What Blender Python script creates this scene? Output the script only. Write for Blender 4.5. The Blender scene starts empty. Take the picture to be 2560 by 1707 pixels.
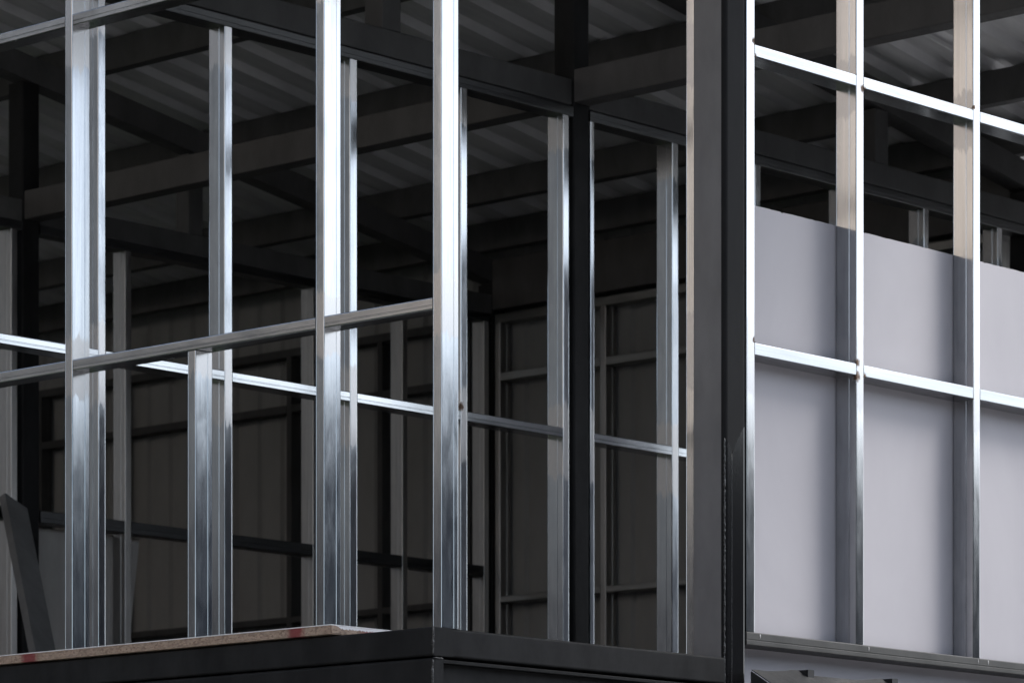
import bpy, bmesh, math, random
from mathutils import Vector, Matrix
R = math.radians
random.seed(7)
scene = bpy.context.scene
C = scene.collection

# ------------------------------------------------------------------ camera
# world: corner of the upper storey at x=y=0; +X runs back along the right-hand wall, +Y back along the left-hand wall
cam_d = bpy.data.cameras.new('camera')
cam = bpy.data.objects.new('camera', cam_d); C.objects.link(cam)
cam.location = (-7.540, -7.166, 1.6)
cam.rotation_euler = (R(90), 0, R(-47.66))
cam_d.sensor_width = 36; cam_d.lens = 133.03
cam_d.shift_y = 0.643; cam_d.clip_end = 2000; cam_d.clip_start = 0.1
cam_d.dof.use_dof = True; cam_d.dof.focus_distance = 10.9; cam_d.dof.aperture_fstop = 9.0
scene.camera = cam

# ------------------------------------------------------------------ sky, sun, exposure
SUN_DIR = Vector((math.cos(R(-36)) * math.cos(R(47)), math.sin(R(-36)) * math.cos(R(47)), math.sin(R(47))))   # towards the sun
w = bpy.data.worlds.new('World'); scene.world = w; w.use_nodes = True
nt = w.node_tree; bg = nt.nodes['Background']
sky = nt.nodes.new('ShaderNodeTexSky'); sky.sky_type = 'NISHITA'; sky.sun_disc = False
sky.sun_elevation = R(47); sky.sun_rotation = math.atan2(SUN_DIR.x, SUN_DIR.y)
sky.air_density = 1.0; sky.dust_density = 2.2; sky.ozone_density = 0.6
tc = nt.nodes.new('ShaderNodeTexCoord')
cn = nt.nodes.new('ShaderNodeTexNoise'); cn.inputs['Scale'].default_value = 3.0; cn.inputs['Detail'].default_value = 5
mp = nt.nodes.new('ShaderNodeMapping'); mp.inputs['Scale'].default_value = (1, 1, 2.5)
cr = nt.nodes.new('ShaderNodeMapRange'); cr.inputs[1].default_value = .35; cr.inputs[2].default_value = .62; cr.inputs[3].default_value = .25; cr.inputs[4].default_value = .8
bw = nt.nodes.new('ShaderNodeRGBToBW')
cl = nt.nodes.new('ShaderNodeMix'); cl.data_type = 'RGBA'; cl.blend_type = 'MULTIPLY'; cl.inputs[0].default_value = 1
cl.inputs[7].default_value = (1.18, 1.27, 1.39, 1)
mx = nt.nodes.new('ShaderNodeMix'); mx.data_type = 'RGBA'
L = nt.links.new
L(tc.outputs['Generated'], mp.inputs[0]); L(mp.outputs[0], cn.inputs['Vector']); L(cn.outputs['Fac'], cr.inputs[0]); L(cr.outputs[0], mx.inputs[0])
L(sky.outputs[0], bw.inputs[0]); L(bw.outputs[0], cl.inputs[6]); L(cl.outputs[2], mx.inputs[7]); L(sky.outputs[0], mx.inputs[6])
L(mx.outputs[2], bg.inputs['Color']); bg.inputs['Strength'].default_value = 0.12
sd = bpy.data.lights.new('sun', 'SUN'); sun = bpy.data.objects.new('sun', sd); C.objects.link(sun)
sd.energy = 1.25; sd.angle = R(24); sd.color = (1.0, .95, .87)
sun.location = SUN_DIR * 40
sun.rotation_euler = (-SUN_DIR).to_track_quat('-Z', 'Y').to_euler()
vs = scene.view_settings
vs.view_transform = 'Standard'; vs.look = 'None'; vs.gamma = 1; vs.exposure = 1.4
scene.cycles.max_bounces = 10; scene.cycles.diffuse_bounces = 5; scene.cycles.glossy_bounces = 6
scene.cycles.use_denoising = True
scene.cycles.sample_clamp_indirect = 6

# ------------------------------------------------------------------ materials
def nodes(name):
    m = bpy.data.materials.new(name); m.use_nodes = True
    t = m.node_tree; b = t.nodes['Principled BSDF']
    return m, t, b
def N(t, typ, **kw):
    n = t.nodes.new(typ)
    for k, v in kw.items(): setattr(n, k, v)
    return n
def noise(t, vec, scale=(1, 1, 1), detail=3, rough=.5, dist=0):
    mpn = N(t, 'ShaderNodeMapping'); mpn.inputs['Scale'].default_value = scale
    t.links.new(vec, mpn.inputs[0])
    n = N(t, 'ShaderNodeTexNoise'); n.inputs['Scale'].default_value = 1; n.inputs['Detail'].default_value = detail
    n.inputs['Roughness'].default_value = rough; n.inputs['Distortion'].default_value = dist
    t.links.new(mpn.outputs[0], n.inputs['Vector']); return n.outputs['Fac']
def mrange(t, v, a, b, c, d, smooth=False):
    n = N(t, 'ShaderNodeMapRange'); n.interpolation_type = 'SMOOTHSTEP' if smooth else 'LINEAR'
    for i, x in zip((1, 2, 3, 4), (a, b, c, d)): n.inputs[i].default_value = x
    t.links.new(v, n.inputs[0]); return n.outputs[0]
def math_(t, op, a, b=None, c=None):
    n = N(t, 'ShaderNodeMath', operation=op)
    for i, x in enumerate((a, b, c)):
        if x is None: continue
        if isinstance(x, (int, float)): n.inputs[i].default_value = x
        else: t.links.new(x, n.inputs[i])
    return n.outputs[0]
def mixc(t, f, a, b):
    n = N(t, 'ShaderNodeMix', data_type='RGBA')
    for i, x in ((0, f), (6, a), (7, b)):
        if isinstance(x, (int, float)): n.inputs[i].default_value = x
        elif isinstance(x, tuple): n.inputs[i].default_value = x + (1,) if len(x) == 3 else x
        else: t.links.new(x, n.inputs[i])
    return n.outputs[2]
def mixf(t, f, a, b):
    n = N(t, 'ShaderNodeMix', data_type='FLOAT')
    for i, x in ((0, f), (2, a), (3, b)):
        if isinstance(x, (int, float)): n.inputs[i].default_value = x
        else: t.links.new(x, n.inputs[i])
    return n.outputs[0]
def bump(t, b, h, strength, dist):
    n = N(t, 'ShaderNodeBump'); n.inputs['Strength'].default_value = strength; n.inputs['Distance'].default_value = dist
    t.links.new(h, n.inputs['Height']); t.links.new(n.outputs[0], b.inputs['Normal'])

def galv(name, axis='z', joints=(), burns=(), lo=(.265, .288, .318), hi=(.47, .50, .53), rough=(.10, .165), warm=0.0):
    """rolled galvanised steel: streaks along the bar, dull blotches, cold zinc spray round the welded joints, burnt spots"""
    m, t, b = nodes(name)
    pos = N(t, 'ShaderNodeNewGeometry').outputs['Position']
    k = {'z': (0, 0, 1), 'x': (1, 0, 0), 'y': (0, 1, 0)}[axis]
    sc = lambda across, along: tuple(along if q else across for q in k)
    streak = noise(t, pos, sc(230, 1.6), 4, .6)
    broad = noise(t, pos, sc(60, 2.2), 3, .55)
    blot = noise(t, pos, sc(26, 7), 5, .65, .4)
    scr = noise(t, pos, sc(170, .9), 2, .5)
    f1 = mrange(t, streak, .3, .7, 0, 1); f2 = mrange(t, broad, .32, .68, 0, 1); f3 = mrange(t, blot, .35, .7, 0, 1)
    fac = math_(t, 'ADD', math_(t, 'MULTIPLY', f1, .30), math_(t, 'ADD', math_(t, 'MULTIPLY', f2, .30), math_(t, 'MULTIPLY', f3, .40)))
    col = mixc(t, fac, lo, hi)
    dark = mrange(t, scr, .74, .80, 0, .6)
    col = mixc(t, dark, col, (.16, .155, .15))
    ro = mixf(t, mrange(t, blot, .3, .72, 0, 1), rough[0], rough[1])
    met = 1.0
    if joints:
        sep = N(t, 'ShaderNodeSeparateXYZ'); t.links.new(pos, sep.inputs[0])
        rag = math_(t, 'MULTIPLY', math_(t, 'SUBTRACT', noise(t, pos, sc(55, 10), 4, .6), .5), .12)
        mask = None
        for z, up, dn in joints:
            d = math_(t, 'ADD', math_(t, 'SUBTRACT', sep.outputs[2], z), rag)
            a = math_(t, 'MULTIPLY', mrange(t, d, up, up + .012, 1, 0), mrange(t, d, -dn - .012, -dn, 0, 1))
            mask = a if mask is None else math_(t, 'MAXIMUM', mask, a)
        col = mixc(t, mask, col, (.45, .45, .455)); ro = mixf(t, mask, ro, .22); met = mixf(t, mask, 1.0, .93)
    for p, r in burns:
        dn = N(t, 'ShaderNodeVectorMath', operation='DISTANCE'); t.links.new(pos, dn.inputs[0]); dn.inputs[1].default_value = p
        d = math_(t, 'ADD', dn.outputs['Value'], math_(t, 'MULTIPLY', math_(t, 'SUBTRACT', noise(t, pos, (120, 120, 90), 3), .5), r * 1.2))
        g = mrange(t, d, r * .35, r, 1, 0, True)
        col = mixc(t, g, col, (.10, .055, .03)); ro = mixf(t, g, ro, .6)
        met = mixf(t, g, met, .3)
    t.links.new(col, b.inputs['Base Color']); t.links.new(ro, b.inputs['Roughness'])
    if isinstance(met, float): b.inputs['Metallic'].default_value = met
    else: t.links.new(met, b.inputs['Metallic'])
    wav = noise(t, pos, sc(4, 1.6), 2, .4)
    h = math_(t, 'ADD', math_(t, 'MULTIPLY', wav, 1.0), math_(t, 'MULTIPLY', streak, .10))
    bump(t, b, h, .09, .003)
    return m

def paint(name, col, rough=.4, var=.35, spec=.5, bumps=.15, grain=60):
    m, t, b = nodes(name)
    pos = N(t, 'ShaderNodeNewGeometry').outputs['Position']
    n1 = noise(t, pos, (9, 9, 4), 5, .6); n2 = noise(t, pos, (grain,) * 3, 3, .6)
    c2 = tuple(min(1, c * (1 + var) + .004) for c in col); c1 = tuple(c * (1 - var) for c in col)
    t.links.new(mixc(t, mrange(t, n1, .3, .7, 0, 1), c1, c2), b.inputs['Base Color'])
    t.links.new(mrange(t, n2, .3, .7, rough - .06, rough + .08), b.inputs['Roughness'])
    b.inputs['Specular IOR Level'].default_value = spec
    bump(t, b, n2, bumps, .0015)
    return m

M = {}
JA = ((3.524, .075, .085), (4.568, .10, .13))
JB = ((3.570, .10, .12), (4.472, .07, .10))
JC = ((3.708, .10, .16), (4.885, .03, .12))
M['stud_a'] = galv('galvanised_stud_left_frame', 'z', JA)
M['rail_a'] = galv('galvanised_rail_left_frame', 'y', lo=(.30, .305, .315), hi=(.50, .505, .515), rough=(.14, .28))
M['stud_b'] = galv('galvanised_stud_right_frame', 'z', JB,
                   burns=(((1.925, 0, 3.592), .016), ((1.925, 0, 3.548), .019), ((1.955, 0, 4.452), .018), ((1.412, 0, 4.50), .014), ((1.412, 0, 3.596), .012), ((2.552, 0, 4.498), .010)),
                   lo=(.33, .335, .34), hi=(.53, .535, .54))
M['rail_b'] = galv('galvanised_rail_right_frame', 'x', lo=(.25, .262, .275), hi=(.40, .415, .43),
                   burns=(((1.416, 0, 4.456), .012), ((1.962, 0, 3.552), .016), ((1.964, .0, 4.45), .012)))
M['stud_c'] = galv('galvanised_stud_inner_frame', 'z', JC, burns=(((2.424, 2.16, 3.74), .02),))
M['rail_c'] = galv('galvanised_rail_inner_frame', 'x', lo=(.30, .32, .34), hi=(.47, .49, .515))
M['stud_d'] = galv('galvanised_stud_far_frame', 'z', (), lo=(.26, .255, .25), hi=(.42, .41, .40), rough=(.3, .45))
M['rail_dx'] = galv('galvanised_rail_darkened_x', 'x', lo=(.06, .061, .063), hi=(.11, .112, .115), rough=(.35, .5))  # darkened base: carries the dark roof mirrored in the top rails
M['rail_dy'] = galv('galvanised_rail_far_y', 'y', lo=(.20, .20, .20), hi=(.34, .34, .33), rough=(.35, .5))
M['base_rail'] = paint('dull_dark_zinc_rail', (.038, .037, .035), .42, .25, .3)
M['black'] = paint('black_primer', (.014, .014, .0145), .55, .25, .06)
M['grey_plate'] = paint('grey_primer_plate', (.155, .150, .150), .5, .12, .15)
M['black_rough'] = paint('black_weld', (.014, .014, .014), .28, .3, .6, .6, 200)
M['burnt'] = paint('burnt_weld', (.075, .048, .034), .6, .4, .3, .6, 300)
M['truss'] = paint('dark_grey_primer', (.046, .0455, .0455), .55, .2, .15)
M['purlin'] = paint('dark_purlin_primer', (.075, .0745, .0745), .6, .2, .15)
M['tie'] = paint('brown_grey_primer', (.075, .0725, .072), .65, .15, .1)
M['tile'] = paint('black_tile_coating', (.015, .0155, .0165), .45, .3, .25)
M['clad'] = paint('brown_coated_cladding', (.215, .215, .213), .65, .05, .1, .1)
M['floor'] = paint('floor_deck', (.05, .046, .042), .7, .25, .3)
M['plank'] = paint('grey_timber', (.13, .128, .126), .7, .15, .1)
M['greyboard'] = paint('grey_gypsum', (.36, .34, .32), .8, .1, .05, .05)
M['dark_wall'] = paint('dark_sheet_wall', (.03, .03, .03), .5, .3, .4)

def column_mat():
    m, t, b = nodes('grey_primer_column')
    pos = N(t, 'ShaderNodeNewGeometry').outputs['Position']
    sep = N(t, 'ShaderNodeSeparateXYZ'); t.links.new(pos, sep.inputs[0])
    n1 = noise(t, pos, (9, 9, 3), 5, .6); n2 = noise(t, pos, (90,) * 3, 3)
    col = mixc(t, mrange(t, n1, .3, .7, 0, 1), (.011, .011, .0115), (.016, .016, .0165))
    # fresh gloss coat brushed on the right-hand side below a ragged edge
    v = math_(t, 'ABSOLUTE', math_(t, 'SUBTRACT', sep.outputs[0], 1.306))
    edge = math_(t, 'ADD', 3.235, math_(t, 'MULTIPLY', math_(t, 'POWER', math_(t, 'MULTIPLY', v, 14), .8), .11))
    edge = math_(t, 'ADD', edge, math_(t, 'MULTIPLY', math_(t, 'SUBTRACT', noise(t, pos, (60, 60, 30), 3), .5), .03))
    below = math_(t, 'LESS_THAN', sep.outputs[2], edge)
    right = math_(t, 'LESS_THAN', sep.outputs[1], .004)
    k = math_(t, 'MULTIPLY', below, right)
    t.links.new(mixc(t, k, col, (.006, .006, .0065)), b.inputs['Base Color'])
    t.links.new(mixf(t, k, .5, .12), b.inputs['Roughness']); t.links.new(mixf(t, k, .05, .25), b.inputs['Specular IOR Level'])
    bump(t, b, n2, .04, .001)
    return m
M['column'] = column_mat()

def panel_mat():
    m, t, b = nodes('white_lining_board')
    pos = N(t, 'ShaderNodeNewGeometry').outputs['Position']
    n = noise(t, pos, (1.7, 1.7, .9), 6, .65, .5); f = noise(t, pos, (300,) * 3, 2)
    t.links.new(mixc(t, mrange(t, n, .3, .7, 0, 1), (.32, .308, .335), (.36, .347, .374)), b.inputs['Base Color'])
    b.inputs['Roughness'].default_value = .55
    bump(t, b, f, .06, .0006)
    return m
M['panel'] = panel_mat()
M['panel_core'] = paint('gypsum_core', (.62, .60, .60), .8, .1, .2, .5, 200)

def chip_mat(name, end=False):
    m, t, b = nodes(name)
    pos = N(t, 'ShaderNodeNewGeometry').outputs['Position']
    sep = N(t, 'ShaderNodeSeparateXYZ'); t.links.new(pos, sep.inputs[0])
    vo = N(t, 'ShaderNodeTexVoronoi'); vo.inputs['Scale'].default_value = 1
    mpn = N(t, 'ShaderNodeMapping'); mpn.inputs['Scale'].default_value = (120, 120, 230); mpn.inputs['Rotation'].default_value = (.5, 0, 0)
    t.links.new(pos, mpn.inputs[0]); t.links.new(mpn.outputs[0], vo.inputs['Vector'])
    sp = N(t, 'ShaderNodeSeparateColor'); t.links.new(vo.outputs['Color'], sp.inputs[0])
    n = noise(t, pos, (70, 70, 160), 4, .7)
    col = mixc(t, sp.outputs[0], (.15, .098, .068), (.38, .275, .205))
    col = mixc(t, mrange(t, n, .35, .7, 0, .6), col, (.38, .30, .24))
    rag = math_(t, 'MULTIPLY', math_(t, 'SUBTRACT', noise(t, pos, (90, 90, 40), 3), .5), .03)
    c = sep.outputs[0] if end else sep.outputs[1]
    red = None
    for a, z in (((.115, .175),) if end else ((1.655, 1.722), (.498, .556))):
        cc = math_(t, 'ADD', c, rag); q = math_(t, 'MULTIPLY', mrange(t, cc, a - .012, a + .012, 0, 1), mrange(t, cc, z - .012, z + .012, 1, 0))
        red = q if red is None else math_(t, 'MAXIMUM', red, q)
    col = mixc(t, math_(t, 'MULTIPLY', red, .88), col, (.17, .014, .020))
    if end:
        zz = math_(t, 'ADD', sep.outputs[2], math_(t, 'MULTIPLY', math_(t, 'SUBTRACT', noise(t, pos, (260, 260, 60), 4, .7), .5), .016))
        zz = math_(t, 'ADD', zz, math_(t, 'MULTIPLY', mrange(t, sep.outputs[0], 0, .03, -.012, 0), 1.0))
        wh = math_(t, 'GREATER_THAN', zz, 2.648)
        col = mixc(t, wh, col, (.78, .77, .79))
    t.links.new(col, b.inputs['Base Color']); b.inputs['Roughness'].default_value = .85
    bump(t, b, n, .5, .002)
    return m
M['chip'] = chip_mat('chipboard_edge'); M['chip_end'] = chip_mat('chipboard_end', True)
M['laminate'] = paint('white_laminate', (.74, .73, .74), .4, .06, .4, .03)

def sheet_mat():
    m, t, b = nodes('galvanised_roof_sheet')
    pos = N(t, 'ShaderNodeNewGeometry').outputs['Position']
    n = noise(t, pos, (3, 14, 3), 5, .65); n2 = noise(t, pos, (30, 60, 30), 4, .7)
    t.links.new(mixc(t, mrange(t, n, .3, .7, 0, 1), (.54, .54, .55), (.70, .70, .71)), b.inputs['Base Color'])
    b.inputs['Metallic'].default_value = 0.1
    t.links.new(mrange(t, n2, .3, .7, .42, .62), b.inputs['Roughness'])
    bump(t, b, n2, .5, .004)
    return m
M['sheet'] = sheet_mat()
def simple(name, col, rough=.7):
    return paint(name, col, rough, .2, .3, .2, 8)
M['beige'] = simple('beige_render', (.78, .66, .56)); M['grey_render'] = simple('grey_render', (.145, .142, .139))
M['dark_house'] = simple('dark_slate_render', (.020, .022, .030)); M['roof_tile'] = simple('roof_tile', (.06, .055, .055))
M['trim'] = simple('white_trim', (.6, .6, .6), .5)
def glass():
    m, t, b = nodes('window_glass'); b.inputs['Base Color'].default_value = (.02, .025, .03, 1); b.inputs['Roughness'].default_value = .06
    return m
M['glass'] = glass()
def ground_mat():
    m, t, b = nodes('gravelly_ground')
    pos = N(t, 'ShaderNodeNewGeometry').outputs['Position']
    n = noise(t, pos, (.4, .4, .4), 6, .6); n2 = noise(t, pos, (25, 25, 25), 4, .7)
    c = mixc(t, mrange(t, n, .3, .7, 0, 1), (.54, .53, .515), (.62, .605, .585))
    t.links.new(mixc(t, mrange(t, n2, .3, .7, 0, .4), c, (.26, .25, .24)), b.inputs['Base Color']); b.inputs['Roughness'].default_value = .9
    bump(t, b, n2, .6, .02)
    return m
M['ground'] = ground_mat()

# ------------------------------------------------------------------ building helpers
def thing(name, loc, label, cat, group=None):
    o = bpy.data.objects.new(name, None); C.objects.link(o); o.location = loc; o.empty_display_size = .1
    o['label'] = label; o['category'] = cat; o['kind'] = 'thing'
    if group: o['group'] = group
    return o
def tag(o, label, cat, group=None):
    o['label'] = label; o['category'] = cat; o['kind'] = 'thing'
    if group: o['group'] = group
    return o
def mesh(name, verts, faces, mat, parent=None, loc=None):
    off = Vector(parent.location) if parent else Vector(loc or (0, 0, 0))
    if parent and parent.parent: off = off + Vector(parent.parent.location)
    me = bpy.data.meshes.new(name)
    me.from_pydata([tuple(Vector(v) - off) for v in verts], [], faces)
    bm = bmesh.new(); bm.from_mesh(me); bmesh.ops.recalc_face_normals(bm, faces=bm.faces); bm.to_mesh(me); bm.free()
    me.materials.append(mat)
    o = bpy.data.objects.new(name, me); C.objects.link(o)
    if parent: o.parent = parent
    elif loc: o.location = loc
    return o
def prism(name, prof, axis, a0, a1, mat, parent=None, loc=None):
    """prof: closed polygon in the two other axes (order x,y / x,z / y,z), run along axis from a0 to a1"""
    n = len(prof); vs = []
    for a in (a0, a1):
        for p, q in prof:
            vs.append({'z': (p, q, a), 'y': (p, a, q), 'x': (a, p, q)}[axis])
    fs = [tuple(range(n)), tuple(range(n, 2 * n))] + [(i, (i + 1) % n, n + (i + 1) % n, n + i) for i in range(n)]
    return mesh(name, vs, fs, mat, parent, loc)
def rrect(p0, p1, q0, q1, r=.004, seg=3, seam=None, sd=.0012, sw=.0022):
    """rounded rectangle; seam=(axis, share): lap groove in both long faces"""
    pts = []
    for cx, cy, a in ((p1 - r, q0 + r, -90), (p1 - r, q1 - r, 0), (p0 + r, q1 - r, 90), (p0 + r, q0 + r, 180)):
        for i in range(seg + 1):
            an = R(a + 90 * i / seg); pts.append((cx + r * math.cos(an), cy + r * math.sin(an)))
    if not seam: return pts
    out = []; k = len(pts)
    for i in range(k):
        a, b = pts[i], pts[(i + 1) % k]; out.append(a)
        ax, share = seam
        if ax == 0 and abs(a[1] - b[1]) < 1e-6 and abs(a[0] - b[0]) > .02:
            x = p0 + (p1 - p0) * share; d = 1 if a[1] < (q0 + q1) / 2 else -1; s = 1 if b[0] > a[0] else -1
            out += [(x - s * sw, a[1]), (x - s * sw * .5, a[1] + d * sd), (x + s * sw * .5, a[1] + d * sd), (x + s * sw, a[1])]
        if ax == 1 and abs(a[0] - b[0]) < 1e-6 and abs(a[1] - b[1]) > .02:
            y = q0 + (q1 - q0) * share; d = 1 if a[0] < (p0 + p1) / 2 else -1; s = 1 if b[1] > a[1] else -1
            out += [(a[0], y - s * sw), (a[0] + d * sd, y - s * sw * .5), (a[0] + d * sd, y + s * sw * .5), (a[0], y + s * sw)]
    return out
def bar(name, x, y, z, axis, mat, parent=None, r=.004, seam=None, loc=None):
    pq = {'z': (x, y), 'y': (x, z), 'x': (y, z)}[axis]; a = {'z': z, 'y': y, 'x': x}[axis]
    return prism(name, rrect(*pq[0], *pq[1], r=r, seam=seam), axis, a[0], a[1], mat, parent, loc)
def box(name, x, y, z, mat, parent=None, r=.003, loc=None):
    ax = max('xyz', key=lambda k: {'x': x, 'y': y, 'z': z}[k][1] - {'x': x, 'y': y, 'z': z}[k][0])
    return bar(name, x, y, z, ax, mat, parent, r, None, loc)
def weld(name, p0, p1, rad, mat, parent=None, step=.006, loc=None, jit=.35):
    """a lumpy bead between two points"""
    p0, p1 = Vector(p0), Vector(p1); d = p1 - p0; n = max(3, int(d.length / step)); d.normalize()
    u = d.orthogonal().normalized(); v = d.cross(u); vs = []; k = 6
    for i in range(n + 1):
        c = p0.lerp(p1, i / n) + u * random.uniform(-1, 1) * rad * .3 + v * random.uniform(-1, 1) * rad * .3
        rr = rad * random.uniform(1 - jit, 1 + jit) * (.4 if i in (0, n) else 1)
        for j in range(k):
            vs.append(c + (u * math.cos(j * 2 * math.pi / k) + v * math.sin(j * 2 * math.pi / k)) * rr)
    fs = [tuple(range(k)), tuple(range(n * k, n * k + k))]
    for i in range(n):
        for j in range(k): fs.append((i * k + j, i * k + (j + 1) % k, (i + 1) * k + (j + 1) % k, (i + 1) * k + j))
    o = mesh(name, vs, fs, mat, parent, loc)
    for p in o.data.polygons: p.use_smooth = True
    return o

# ------------------------------------------------------------------ ground
g = mesh('ground', [(-400, -400, 0), (400, -400, 0), (400, 400, 0), (-400, 400, 0)], [(0, 1, 2, 3)], M['ground'])
g['kind'] = 'structure'
ln = mesh('added_dark_ground', [(-60, 1.5, .006), (-.9, 1.5, .006), (-.9, 60, .006), (-60, 60, .006)], [(0, 1, 2, 3)], paint('added_dark_green', (.035, .055, .02), .9, .4, .2, .6, 20))  # unseen sheet added to darken the left ground and cut bounce onto the roof
ln['kind'] = 'structure'
dv = mesh('added_dark_strip', [(-20, -4.6, .006), (60, -4.6, .006), (60, .0, .006), (-20, .0, .006)], [(0, 1, 2, 3)], paint('added_strip_grey', (.05, .05, .052), .85, .25, .3, .6, 40))  # unseen dark strip added to weaken ground bounce on the board and rails
dv['kind'] = 'structure'

# ------------------------------------------------------------------ lower storey and floor
FZ = 2.627                                   # top of the base beams
fl = box('floor', (.09, 6.09), (.09, 10.6), (2.50, 2.600), M['floor'], None, .002, (0, 0, 2.5)); fl['kind'] = 'structure'
t = thing('base_frame', (0, 0, 2.0), 'black welded steel base beams meeting at the corner below the studs', 'steel frame')
prism('upper_beam', rrect(0, .085, 2.548, FZ, r=.006), 'y', 0.0, 5.4, M['black'], t)
prism('upper_beam', rrect(0.0, .080, 2.548, FZ, r=.006), 'x', .0865, 1.2705, M['black'], t)
bm_end = box('end_plate', (.0015, .0855), (-.0012, .0), (2.5495, FZ - .0015), M['black'], t, .0005)
prism('lower_beam', rrect(.003, .047, 2.30, 2.5435, r=.008), 'y', .003, 5.4, M['black'], t)
prism('lower_beam', rrect(.030, .110, 2.30, 2.540, r=.006), 'x', .0485, 1.2705, M['black'], t)
prism('lower_flange', rrect(.004, .030, 2.530, 2.5405, r=.002), 'x', .048, 1.2705, M['black'], t)
prism('corner_post', rrect(.003, .046, .003, .044, r=.006), 'z', 0.0, 2.299, M['black'], t)
weld('weld_bead', (.001, -.001, 2.550), (.001, -.001, 2.629), .0032, M['black_rough'], t)
weld('weld_bead', (.003, .003, 2.36), (.003, .003, 2.540), .0032, M['black_rough'], t)
weld('weld_bead', (.004, .002, 2.543), (.046, .002, 2.5425), .0026, M['black_rough'], t)
lw = thing('lower_storey_wall', (.5, .2, 0), 'dark sheet wall closing the storey under the base beams', 'wall')
box('wall_sheet', (.12, .14), (.15, 5.3), (0, 2.30), M['dark_wall'], lw)
box('wall_sheet', (.16, 6.0), (.13, .15), (0, 2.49), M['dark_wall'], lw)

# ------------------------------------------------------------------ chipboard floor sheet lying on the left beam
t = thing('chipboard_sheet', (.4, 1.5, 2.63), 'white faced chipboard sheet with red painted marks on its edge, lying on the left beam', 'board')
box('core', (-.010, 1.0), (.3855, 2.1), (2.6315, 2.6560), M['chip'], t, .0012)
box('laminate', (-.0115, 1.0), (.3843, 2.1), (2.6562, 2.6588), M['laminate'], t, .0003)
mesh('cut_end', [(-.009, .3852, 2.633), (.6, .3852, 2.633), (.6, .3852, 2.6555), (-.009, .3852, 2.6555),
                 (-.009, .3838, 2.635), (.6, .3838, 2.635), (.6, .3838, 2.6553), (-.009, .3838, 2.6553)],
     [(0, 1, 5, 4), (4, 5, 6, 7), (3, 7, 6, 2), (0, 4, 7, 3), (1, 2, 6, 5), (0, 3, 2, 1)], M['chip_end'], t)
BZ = 2.659                                   # top of the sheet

# ------------------------------------------------------------------ left (nearest) wall frame, plane x = .036
AX = (.036, .105); SA = (1, .66)
t = thing('stud_wall_frame', (.07, .8, BZ), 'galvanised steel stud frame nearest the viewer on the left, standing over the chipboard edge', 'wall frame', 'galvanised stud wall frames')
def twist(o, deg):
    """turn an upright about its own middle: real studs are never quite square to the wall"""
    xs = [v.co.x for v in o.data.vertices]; ys_ = [v.co.y for v in o.data.vertices]
    c = Vector(((min(xs) + max(xs)) / 2, (min(ys_) + max(ys_)) / 2, 0)); m = Matrix.Rotation(R(deg), 4, 'Z')
    for v in o.data.vertices:
        z = v.co.z; q = m @ (Vector((v.co.x, v.co.y, 0)) - c) + c; v.co = (q.x, q.y, z)
def stud_a(y0, y1, z0, z1, tw=0): twist(bar('stud', AX, (y0, y1), (z0, z1), 'z', M['stud_a'], t, .0035, (0, .70)), tw)
stud_a(0.0, .034, FZ + .001, 6.05)
stud_a(.459, .493, BZ + .001, 6.05, .25); stud_a(1.538, 1.573, BZ + .001, 6.05, -2.0)
stud_a(.993, 1.027, BZ + .001, 3.5045, -.6)
stud_a(2.08, 2.115, FZ + .001, 6.05)
def rails_a(z0, z1):
    for y0, y1 in ((.0355, .4575), (.4945, 1.5365), (1.5745, 2.0785)):
        bar('rail', (.0366, .1042), (y0, y1), (z0, z1), 'y', M['rail_a'], t, .0035, (1, .35))
rails_a(3.5065, 3.5405); rails_a(4.551, 4.5855); rails_a(5.60, 5.634)
for y, z in ((.4945, 3.541), (.4945, 3.506), (1.5745, 3.541), (1.5745, 4.551), (.036, 3.5405)):
    weld('weld_bead', (.038, y - .001, z), (.060, y - .001, z), .0022, M['burnt'], t, .004)

# ------------------------------------------------------------------ front column and its jamb stud
t = thing('steel_column', (1.32, .06, 0), 'dark grey painted steel column with glossy black lower part beside the white board', 'column', 'steel columns')
prism('shaft', rrect(1.272, 1.3745, 0.0, .121, r=.014, seg=4), 'z', 0, 6.0, M['column'], t)
weld('weld_seam', (1.2735, .0030, 2.1), (1.2735, .0030, 3.285), .0026, M['black_rough'], t, .006)
weld('weld_seam', (1.304, -.0002, 2.1), (1.304, -.0002, 3.24), .0011, M['black_rough'], t, .02, jit=.2)
box('side_plate', (1.2705, 1.2719), (.0142, .1205), (2.0, 5.9), M['grey_plate'], t, .0005)
box('base_plate', (1.22, 1.43), (-.05, .17), (0, .02), M['black'], t)
j = bar('jamb_stud', (1.274, 1.354), (.1222, .154), (FZ + .001, 6.0), 'z', M['stud_b'], None, .0035, (0, .6), (1.31, .138, FZ))
tag(j, 'pale cream looking galvanised jamb stud fixed behind the dark front column', 'steel stud')

# ------------------------------------------------------------------ right wall frame, plane y = 0
t = thing('stud_wall_frame', (2.2, .04, 2.67), 'bright galvanised stud frame on the right, fixed in front of the white board', 'wall frame', 'galvanised stud wall frames')
bx = [(1.3755, 1.415), (1.922, 1.960), (2.548, 2.586), (3.17, 3.208), (3.79, 3.828), (4.41, 4.448), (5.03, 5.068), (5.65, 5.688)]
for x0, x1 in bx: bar('stud', (x0, x1), (0, .0815), (2.7135, 5.95), 'z', M['stud_b'], t, .0035, (1, .34))
for z0, z1 in ((3.5505, 3.5895), (4.452, 4.4905), (5.40, 5.44)):
    for (a, b), (c, d) in zip(bx, bx[1:]):
        bar('rail', (b + .0012, c - .0012), (.0006, .0810), (z0, z1), 'x', M['rail_b'], t, .0035)
bar('bottom_rail', (1.3756, 6.0), (-.0006, .0815), (2.673, 2.7130), 'x', M['base_rail'], t, .0035, (1, .4))
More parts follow.
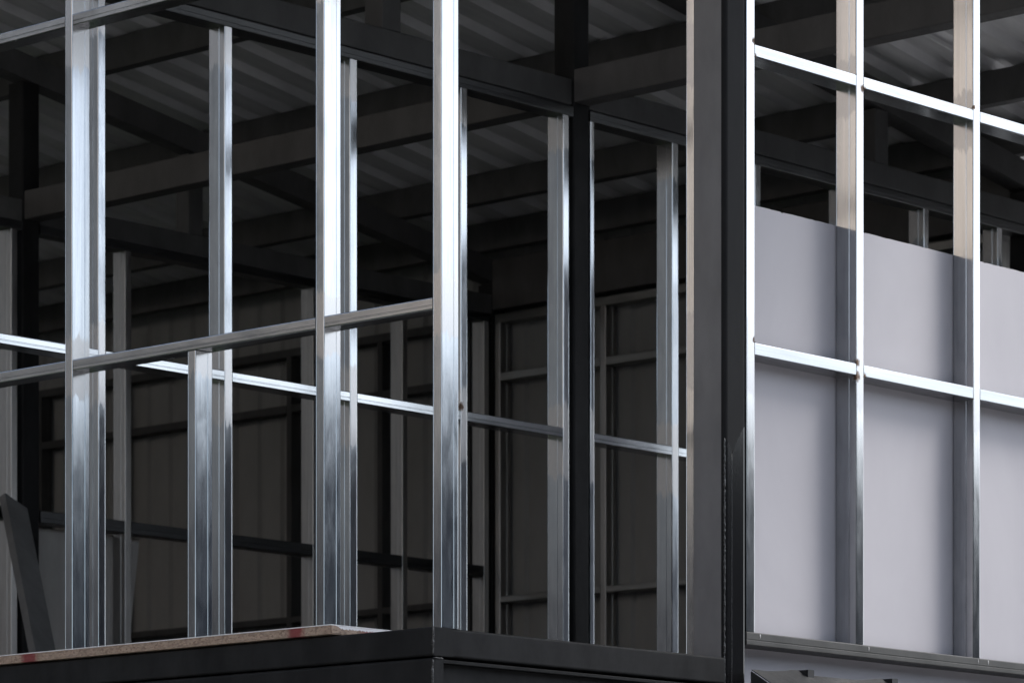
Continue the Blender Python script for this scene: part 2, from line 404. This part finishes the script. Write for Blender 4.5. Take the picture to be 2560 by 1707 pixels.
for x, z in ((1.4155, 4.4905), (1.4155, 4.452), (1.4155, 3.590), (1.9215, 3.590), (1.9215, 3.550), (1.9605, 3.5505), (1.9605, 4.452), (1.9215, 4.4905), (2.5475, 4.4905), (2.5475, 3.5505), (2.5865, 4.452)):
    weld('weld_bead', (x - .003, .0006, z), (x + .003, .0006, z), .0020, M['burnt'], t, .002)
for x in (1.44, 1.985, 2.575, 2.63):
    weld('weld_spatter', (x, -.0006, 2.695), (x, -.0006, 2.709), .0016, M['panel_core'], t, .004)

# ------------------------------------------------------------------ white lining board behind the right frame
pts = []; x = 1.335
while x < 5.9:
    z = 4.030
    rr = random.random()
    if rr < .10:
        d = random.uniform(.002, .005); wd = random.uniform(.008, .02)
        pts += [(x, z), (x + wd * .3, z - d), (x + wd * .7, z - d * random.uniform(.3, 1)), (x + wd, z)]; x += wd
    else: pts.append((x, z + random.uniform(-.0008, .0008)))
    x += random.uniform(.01, .035)
prof = [(1.335, 1.5), (5.92, 1.5), (5.92, 4.03)] + pts[::-1]
o = prism('lining_board', prof, 'y', .0835, .0955, M['panel'], None, (3.5, .09, 2.2))
tag(o, 'large plain white lining board with chipped top edge behind the right stud frame', 'board')

o = box('lining_board', (4.56, 6.09), (.0965, .108), (1.5, 4.95), M['panel'], None, .001, (5.2, .1, 1.5))
tag(o, 'taller white lining board farther along the right wall, past the right edge of the view', 'board')

# ------------------------------------------------------------------ inner frames (plane y = 2.16)
CY = (2.16, 2.239)
def frame_x(label, ypl, studs, zr, z0, z1, ms, mr, xspan, seam=(1, .34), extra=None):
    t = thing('stud_wall_frame', ((xspan[0] + xspan[1]) / 2, ypl[0] + .04, z0), label, 'wall frame', 'galvanised stud wall frames')
    for a, b in studs: twist(bar('stud', (a, b), ypl, (z0, z1), 'z', M[ms], t, .0035, seam), random.uniform(-.5, .5))
    edges = [(xspan[0], xspan[0])] + list(studs) + [(xspan[1], xspan[1])]
    for za, zb in zr:
        for (a, b), (c, d) in zip(edges, edges[1:]):
            if c - b > .05: bar('rail', (b + .0012, c - .0012), (ypl[0] + .0006, ypl[1] - .0006), (za, zb), 'x', M[mr], t, .0035, (1, .38))
    bar('top_rail', xspan, ypl, (z1 + .001, z1 + .040), 'x', M['rail_dx'], t, .0035, (1, .38))
    return t
cs = [(.12, .155), (.689, .7205), (1.254, 1.290), (1.855, 1.891), (2.420, 2.4555), (2.977, 3.0105)]
frame_x('inner galvanised stud frame with a bright middle rail, left of the inner black column', CY, cs, ((3.691, 3.7265),), FZ, 4.8885, 'stud_c', 'rail_c', (.11, 3.036))
cs2 = [(3.131, 3.1535), (3.607, 3.6455), (4.115, 4.152), (4.69, 4.725), (5.235, 5.27), (5.765, 5.80)]
frame_x('inner galvanised stud frame between the inner black column and the right-hand white board', CY, cs2, ((3.691, 3.7265),), FZ, 4.8885, 'stud_c', 'rail_c', (3.1305, 5.998))

# far frames (plane y = 5.3 and x = 6.0)
DY = (5.300, 5.380)
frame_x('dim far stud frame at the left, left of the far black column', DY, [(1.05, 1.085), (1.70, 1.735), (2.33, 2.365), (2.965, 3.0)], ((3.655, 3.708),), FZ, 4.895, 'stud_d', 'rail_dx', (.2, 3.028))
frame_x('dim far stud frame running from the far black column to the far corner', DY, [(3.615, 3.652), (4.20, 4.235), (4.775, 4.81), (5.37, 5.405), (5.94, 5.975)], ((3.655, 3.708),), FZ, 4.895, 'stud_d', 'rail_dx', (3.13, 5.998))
t = thing('stud_wall_frame', (6.04, 4, FZ), 'dim end stud frame with two rails beyond the inner column, right of the far corner', 'wall frame', 'galvanised stud wall frames')
def frame_y(t, ys, ms, mr):
    for a, b in ys: bar('stud', (6.0, 6.08), (a, b), (FZ, 4.888), 'z', M[ms], t, .0035, (0, .6))
    for z0, z1 in ((3.530, 3.562), (4.605, 4.645)):
        for (a, b), (c, d) in zip(ys, ys[1:]): bar('rail', (6.0006, 6.079), (b + .0012, c - .0012), (z0, z1), 'y', M[mr], t, .0035)
    bar('top_rail', (6.0, 6.08), (ys[0][0], ys[-1][1]), (4.889, 4.930), 'y', M[mr], t, .0035)
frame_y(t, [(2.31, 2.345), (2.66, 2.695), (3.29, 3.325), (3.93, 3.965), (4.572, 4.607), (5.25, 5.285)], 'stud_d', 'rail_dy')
t = thing('stud_wall_frame', (6.04, 7.7, FZ), 'dark end frame seen through the far stud frame, against the brown cladding', 'wall frame', 'galvanised stud wall frames')
frame_y(t, [(5.45, 5.485), (6.05, 6.085), (6.70, 6.735), (7.35, 7.385), (8.0, 8.035), (8.65, 8.685), (9.3, 9.335), (9.95, 9.985)], 'truss', 'truss')  # whole frame coloured darker than the end frame beside it

# ------------------------------------------------------------------ inner columns
def col(x0, x1, y0, y1, label, top):
    t = thing('steel_column', ((x0 + x1) / 2, (y0 + y1) / 2, 0), label, 'column', 'steel columns')
    prism('shaft', rrect(x0, x1, y0, y1, r=.010), 'z', 0, top, M['black'], t)
    box('base_plate', (x0 - .05, x1 + .05), (y0 - .05, y1 + .05), (0, .02), M['black'], t)
rz = lambda x: 6.27 - .153 * x               # underside of the roof sheets
col(3.039, 3.129, 2.162, 2.264, 'black steel inner column between the two inner stud frames', rz(3.1) - .26)
col(3.030, 3.127, 5.302, 5.400, 'black far column at the left edge, seen behind the left frame', rz(3.1) - .26)
col(6.0, 6.095, 5.302, 5.400, 'black column in the far corner where the two dim walls meet', rz(6.05) - .26)
col(6.0, 6.095, 2.162, 2.264, 'black column at the right edge, above the white board', rz(6.05) - .26)
col(.0, .085, 2.17, 2.27, 'black column of the left wall just outside the left edge', rz(.05) - .26)

# ------------------------------------------------------------------ trusses and cross beams
def truss(y0, y1, label, webs, tm='truss'):
    t = thing('roof_truss', (3, y0, 4.93), label, 'truss', 'roof trusses')
    for a, b in ((.086, 3.0285), (3.1305, 5.9985)): bar('bottom_chord', (a, b), (y0, y1), (4.9325, 5.030), 'x', M[tm], t, .006)
    z = lambda x: rz(x) - .255
    a, b = -1.0, 7.4
    prism('top_chord', [(a, z(a)), (b, z(b)), (b, z(b) + .11), (a, z(a) + .11)], 'y', y0 + .001, y1 - .001, M[tm], t)
    for wa, wb in webs: bar('web', (wa, wb), (y0 + .004, y1 - .004), (5.031, z(wb) - .0005), 'z', M[tm], t, .005)
truss(2.164, 2.262, 'dark inner roof truss over the inner stud frames', [(.95, 1.04), (2.025, 2.120), (3.95, 4.04), (4.912, 5.002)])
truss(5.304, 5.398, 'dark far roof truss over the far stud frame', [(.95, 1.04), (2.025, 2.120), (4.0, 4.09), (4.95, 5.04)], 'purlin')
def ybeam(x0, x1, y0, y1, z0, z1, label):
    o = bar('tie_beam', (x0, x1), (y0, y1), (z0, z1), 'y', M['tie'], None, .006, None, ((x0 + x1) / 2, (y0 + y1) / 2, z0))
    tag(o, label, 'beam', 'tie beams')
ybeam(3.040, 3.128, 2.2655, 5.3005, 4.945, 5.068, 'brownish black tie beam running from the inner column to the far left column')
ybeam(3.040, 3.128, .14, 2.1605, 4.945, 5.068, 'black tie beam running from the inner column forward to the dark front column')
ybeam(6.0, 6.09, 2.2655, 5.3005, 4.955, 5.20, 'dark end beam over the dim end frame behind the inner column')
ybeam(.0, .085, -.9, 5.4, 6.052, 6.13, 'dark eaves beam carried by the left stud frame, above the view')
o = bar('tie_beam', (-.9, 6.1), (.0, .085), (5.952, 6.04), 'x', M['truss'], None, .006, None, (3, .04, 5.95)); o.location.z -= 0
tag(o, 'dark head beam over the right stud frame, above the view', 'beam', 'tie beams')

# ------------------------------------------------------------------ roof
t = thing('roof', (3, 2, 5.6), 'ribbed galvanised sheet roof on dark purlins, seen from below', 'roof')
RX0, RX1, RY0, RY1 = -1.3, 7.6, -3.4, 10.9
P = .2125; k = 5
def sheet_prof(y0):
    pr = []
    for i in range(k):
        b = y0 + i * P
        pr += [(b, 0), (b + .104, 0), (b + .126, .035), (b + .196, .035)]
    pr.append((y0 + k * P + .03, 0)); return pr
y = RY0; i = 0
while y < RY1:
    pr = sheet_prof(y); off = .0015 * (i % 2)
    vs = []; n = len(pr)
    for th in (0, .0008):
        for xx in (RX0, RX1 if y > -.65 else 3.3):
            for yy, dz in pr: vs.append((xx, yy, rz(xx) + dz + th + off))
    fs = []
    for q in range(n - 1):
        fs.append((q, q + 1, n + q + 1, n + q)); fs.append((2 * n + q, 3 * n + q, 3 * n + q + 1, 2 * n + q + 1))
        fs.append((q, 2 * n + q, 2 * n + q + 1, q + 1)); fs.append((n + q, n + q + 1, 3 * n + q + 1, 3 * n + q))
    fs += [(0, n, 3 * n, 2 * n), (n - 1, 3 * n - 1, 4 * n - 1, 2 * n - 1)]
    mesh('roof_sheet', vs, fs, M['sheet'], t)
    y += k * P; i += 1
for x in (-1.15, -.65, .35, 1.35, 2.35, 3.35, 4.35, 5.35, 5.89, 6.5, 7.4):
    z = rz(x + .06)
    bar('purlin', (x, x + .06), ((RY0 if x < 3.0 else -.2) + .03, RY1 - .03), (z - .140, z - .002), 'y', M['purlin'], t, .004)

pr = []
y = RY0
while y < RY1: pr += sheet_prof(y)[:-1]; y += k * P
pr = [(a, rz(6.09) + d - .004) for a, d in pr if 2.3 < a < 10.7]
prism('added_rib_blocker', [(pr[0][0], 5.30)] + pr + [(pr[-1][0], 5.30)], 'x', 6.083, 6.0955, M['truss'], t)  # strip added to stop daylight leaking through the ribs above the end wall

# ------------------------------------------------------------------ dark cladding outside the far walls
def clad(axis, a0, a1, p, z0, z1, parent):
    a = a0
    while a < a1:
        pr = []
        for q in range(6):
            b = a + q * .17
            pr += [(b, p), (b + .11, p), (b + .125, p + .018), (b + .155, p + .018)]
        pr.append((a + 1.02, p))
        outer = [(u, v + .001) for u, v in pr][::-1]
        if axis == 'x': prof = pr + outer
        else: prof = [(v, u) for u, v in pr] + [(v, u) for u, v in outer]
        prism('cladding_sheet', prof, 'z', z0, z1, M['clad'], parent)
        a += 1.02
t = thing('cladding_wall', (6.1, 3, 2.5), 'dark brown ribbed cladding behind the end stud frame', 'wall', 'cladding walls')
clad('y', 2.29, 10.4, 6.098, 2.2, 5.325, t)
t = thing('cladding_wall', (3, 10.7, 2.5), 'unseen dark ribbed cladding added at the back to keep light out of the interior', 'wall', 'cladding walls')
clad('x', -.1, 6.0, 10.72, 2.2, 5.33, t)  # out of view; added so no sky light enters from behind

# ------------------------------------------------------------------ loose boards inside at the left
o = mesh('gypsum_board', [(3.16, 5.383, 2.62), (3.64, 5.383, 2.62), (3.775, 5.383, 3.652), (3.16, 5.383, 3.645),
                          (3.16, 5.395, 2.62), (3.64, 5.395, 2.62), (3.775, 5.395, 3.652), (3.16, 5.395, 3.645)],
         [(0, 1, 2, 3), (4, 7, 6, 5), (0, 4, 5, 1), (1, 5, 6, 2), (2, 6, 7, 3), (3, 7, 4, 0)], M['greyboard'], None, (3.4, 5.25, 2.62))
tag(o, 'grey lining board with slanted edge standing behind the far stud frame', 'board')
def plank(p0, p1, wdt, th, label):
    p0, p1 = Vector(p0), Vector(p1); d = (p1 - p0).normalized(); u = Vector((d.z, 0, -d.x)).normalized(); v = d.cross(u)
    vs = [c + u * a * wdt / 2 + v * b * th / 2 for c in (p0, p1) for a, b in ((-1, -1), (1, -1), (1, 1), (-1, 1))]
    o = mesh('timber_plank', vs, [(0, 1, 2, 3), (4, 7, 6, 5), (0, 4, 5, 1), (1, 5, 6, 2), (2, 6, 7, 3), (3, 7, 4, 0)], M['plank'], None, tuple(p0))
    tag(o, label, 'plank')
plank((2.47, 4.40, 2.602), (2.955, 5.275, 3.72),   .135, .035, 'grey plank leaning at the bottom left corner inside the room')

# ------------------------------------------------------------------ black tile-profile sheets below the right frame
def tile(x0, per, label):
    n = 14; top = []
    for i in range(n + 1):
        f = i / n; z = .012 * (max(0, (f - .58) / .30) ** 1.5 if f < .88 else 1.0) ; z = min(z, .012)
        top.append((x0 + f * per, z))
    pr = [q for q in top if q[0] > 1.325] + [(x0 + per + .0005, .0)]
    if pr[0][0] > x0 + .001: pr = [(1.325, 0.0)] + pr
    y0, y1 = -.06, -1.3; vs = []
    m = len(pr)
    for th in (0, -.003):
        for yy in (y0, y1):
            for xx, z in pr: vs.append((xx, yy, 2.592 + z + (yy - y0) * .60 + th))
    fs = []
    for q in range(m - 1):
        fs += [(q, q + 1, m + q + 1, m + q), (2 * m + q, 3 * m + q, 3 * m + q + 1, 2 * m + q + 1), (q, 2 * m + q, 2 * m + q + 1, q + 1), (m + q, m + q + 1, 3 * m + q + 1, 3 * m + q)]
    fs += [(0, m, 3 * m, 2 * m), (m - 1, 3 * m - 1, 4 * m - 1, 2 * m - 1)]
    return vs, fs
t = thing('lean_to_roof', (2.2, -.6, 2.3), 'black pressed metal tile lean-to roof at the bottom right, under the white board', 'roof')
for i in range(10):
    vs, fs = tile(1.578 - .4255 + i * .4255, .4255, '')
    mesh('roof_tile_sheet', vs, fs, M['tile'], t)
for i in range(10):
    x = 1.578 - .03 + i * .4255
    prism('batten', rrect(x, x + .030, 2.47, 2.6035, r=.003), 'y', -.10, -.06, M['tile'], t)
prism('cheek', [(-.06, 2.586), (-1.3, 1.842), (-1.3, 1.7), (-.06, 1.7)], 'x', 1.3205, 1.3245, M['tile'], t)
box('wall_batten', (1.376, 5.6), (-.10, -.062), (2.44, 2.500), M['tile'], t)
for x in (1.6, 3.5, 5.3): box('post', (x, x + .07), (-1.2, -1.13), (0, 1.89), M['tile'], t)

# ------------------------------------------------------------------ neighbouring houses (outside the view, mirrored in the bright steel)
def house(name, x0, x1, y0, y1, h, ridge, wallm, label, face):
    t = thing(name, ((x0 + x1) / 2, (y0 + y1) / 2, 0), label, 'house')
    if face == 'n':                            # tall blocks: dark lower storeys added to cut light thrown up to the roof
        box('added_dark_storey', (x0, x1), (y0, y1), (0, 5.6), M['roof_tile'], t, .01); box('wall', (x0, x1), (y0, y1), (5.602, h), wallm, t, .01)
    else: box('wall', (x0, x1), (y0, y1), (0, h), wallm, t, .01)
    if ridge:
        if x1 - x0 > y1 - y0:
            ym = (y0 + y1) / 2; pr = [(y0 - .5, h + .002), (y1 + .5, h + .002), (ym, h + ridge)]; prism('roof', pr, 'x', x0 - .4, x1 + .4, M['roof_tile'], t)
        else:
            xm = (x0 + x1) / 2; pr = [(x0 - .5, h + .002), (x1 + .5, h + .002), (xm, h + ridge)]; prism('roof', pr, 'y', y0 - .4, y1 + .4, M['roof_tile'], t)
    else: box('parapet', (x0 - .1, x1 + .1), (y0 - .1, y1 + .1), (h + .002, h + .25), M['roof_tile'], t, .01)
    zz = 1.0
    while zz < h - 1.5:
        if face == 'y':
            a = x0 + 1.5
            while a < x1 - 1.5:
                f = box('window', (a, a + 1.1), (y1 + .002, y1 + .05), (zz, zz + 1.3), M['glass'], t); a += 3.1
        zz += 3.0
    return t
house('neighbour_house', -14, 16.4, -26, -17, 6.2, 0, M['dark_house'], 'lower dark house across the yard, mirrored low in the left frame steel', 'y')
house('neighbour_house', 16.5, 46, -26, -17, 7.2, 0, M['dark_house'], 'taller dark house across the yard, mirrored low in the right frame steel', 'y')
house('neighbour_house', -22, -13, -4, 12.1, 11.0, 0, M['beige'], 'tall beige rendered block to the left, mirrored in the right frame studs', 'n')
house('neighbour_house', -24, -13.5, 12.5, 34, 11.5, 0, M['grey_render'], 'tall dark grey block at the far left, mirrored in the left frame studs', 'n')
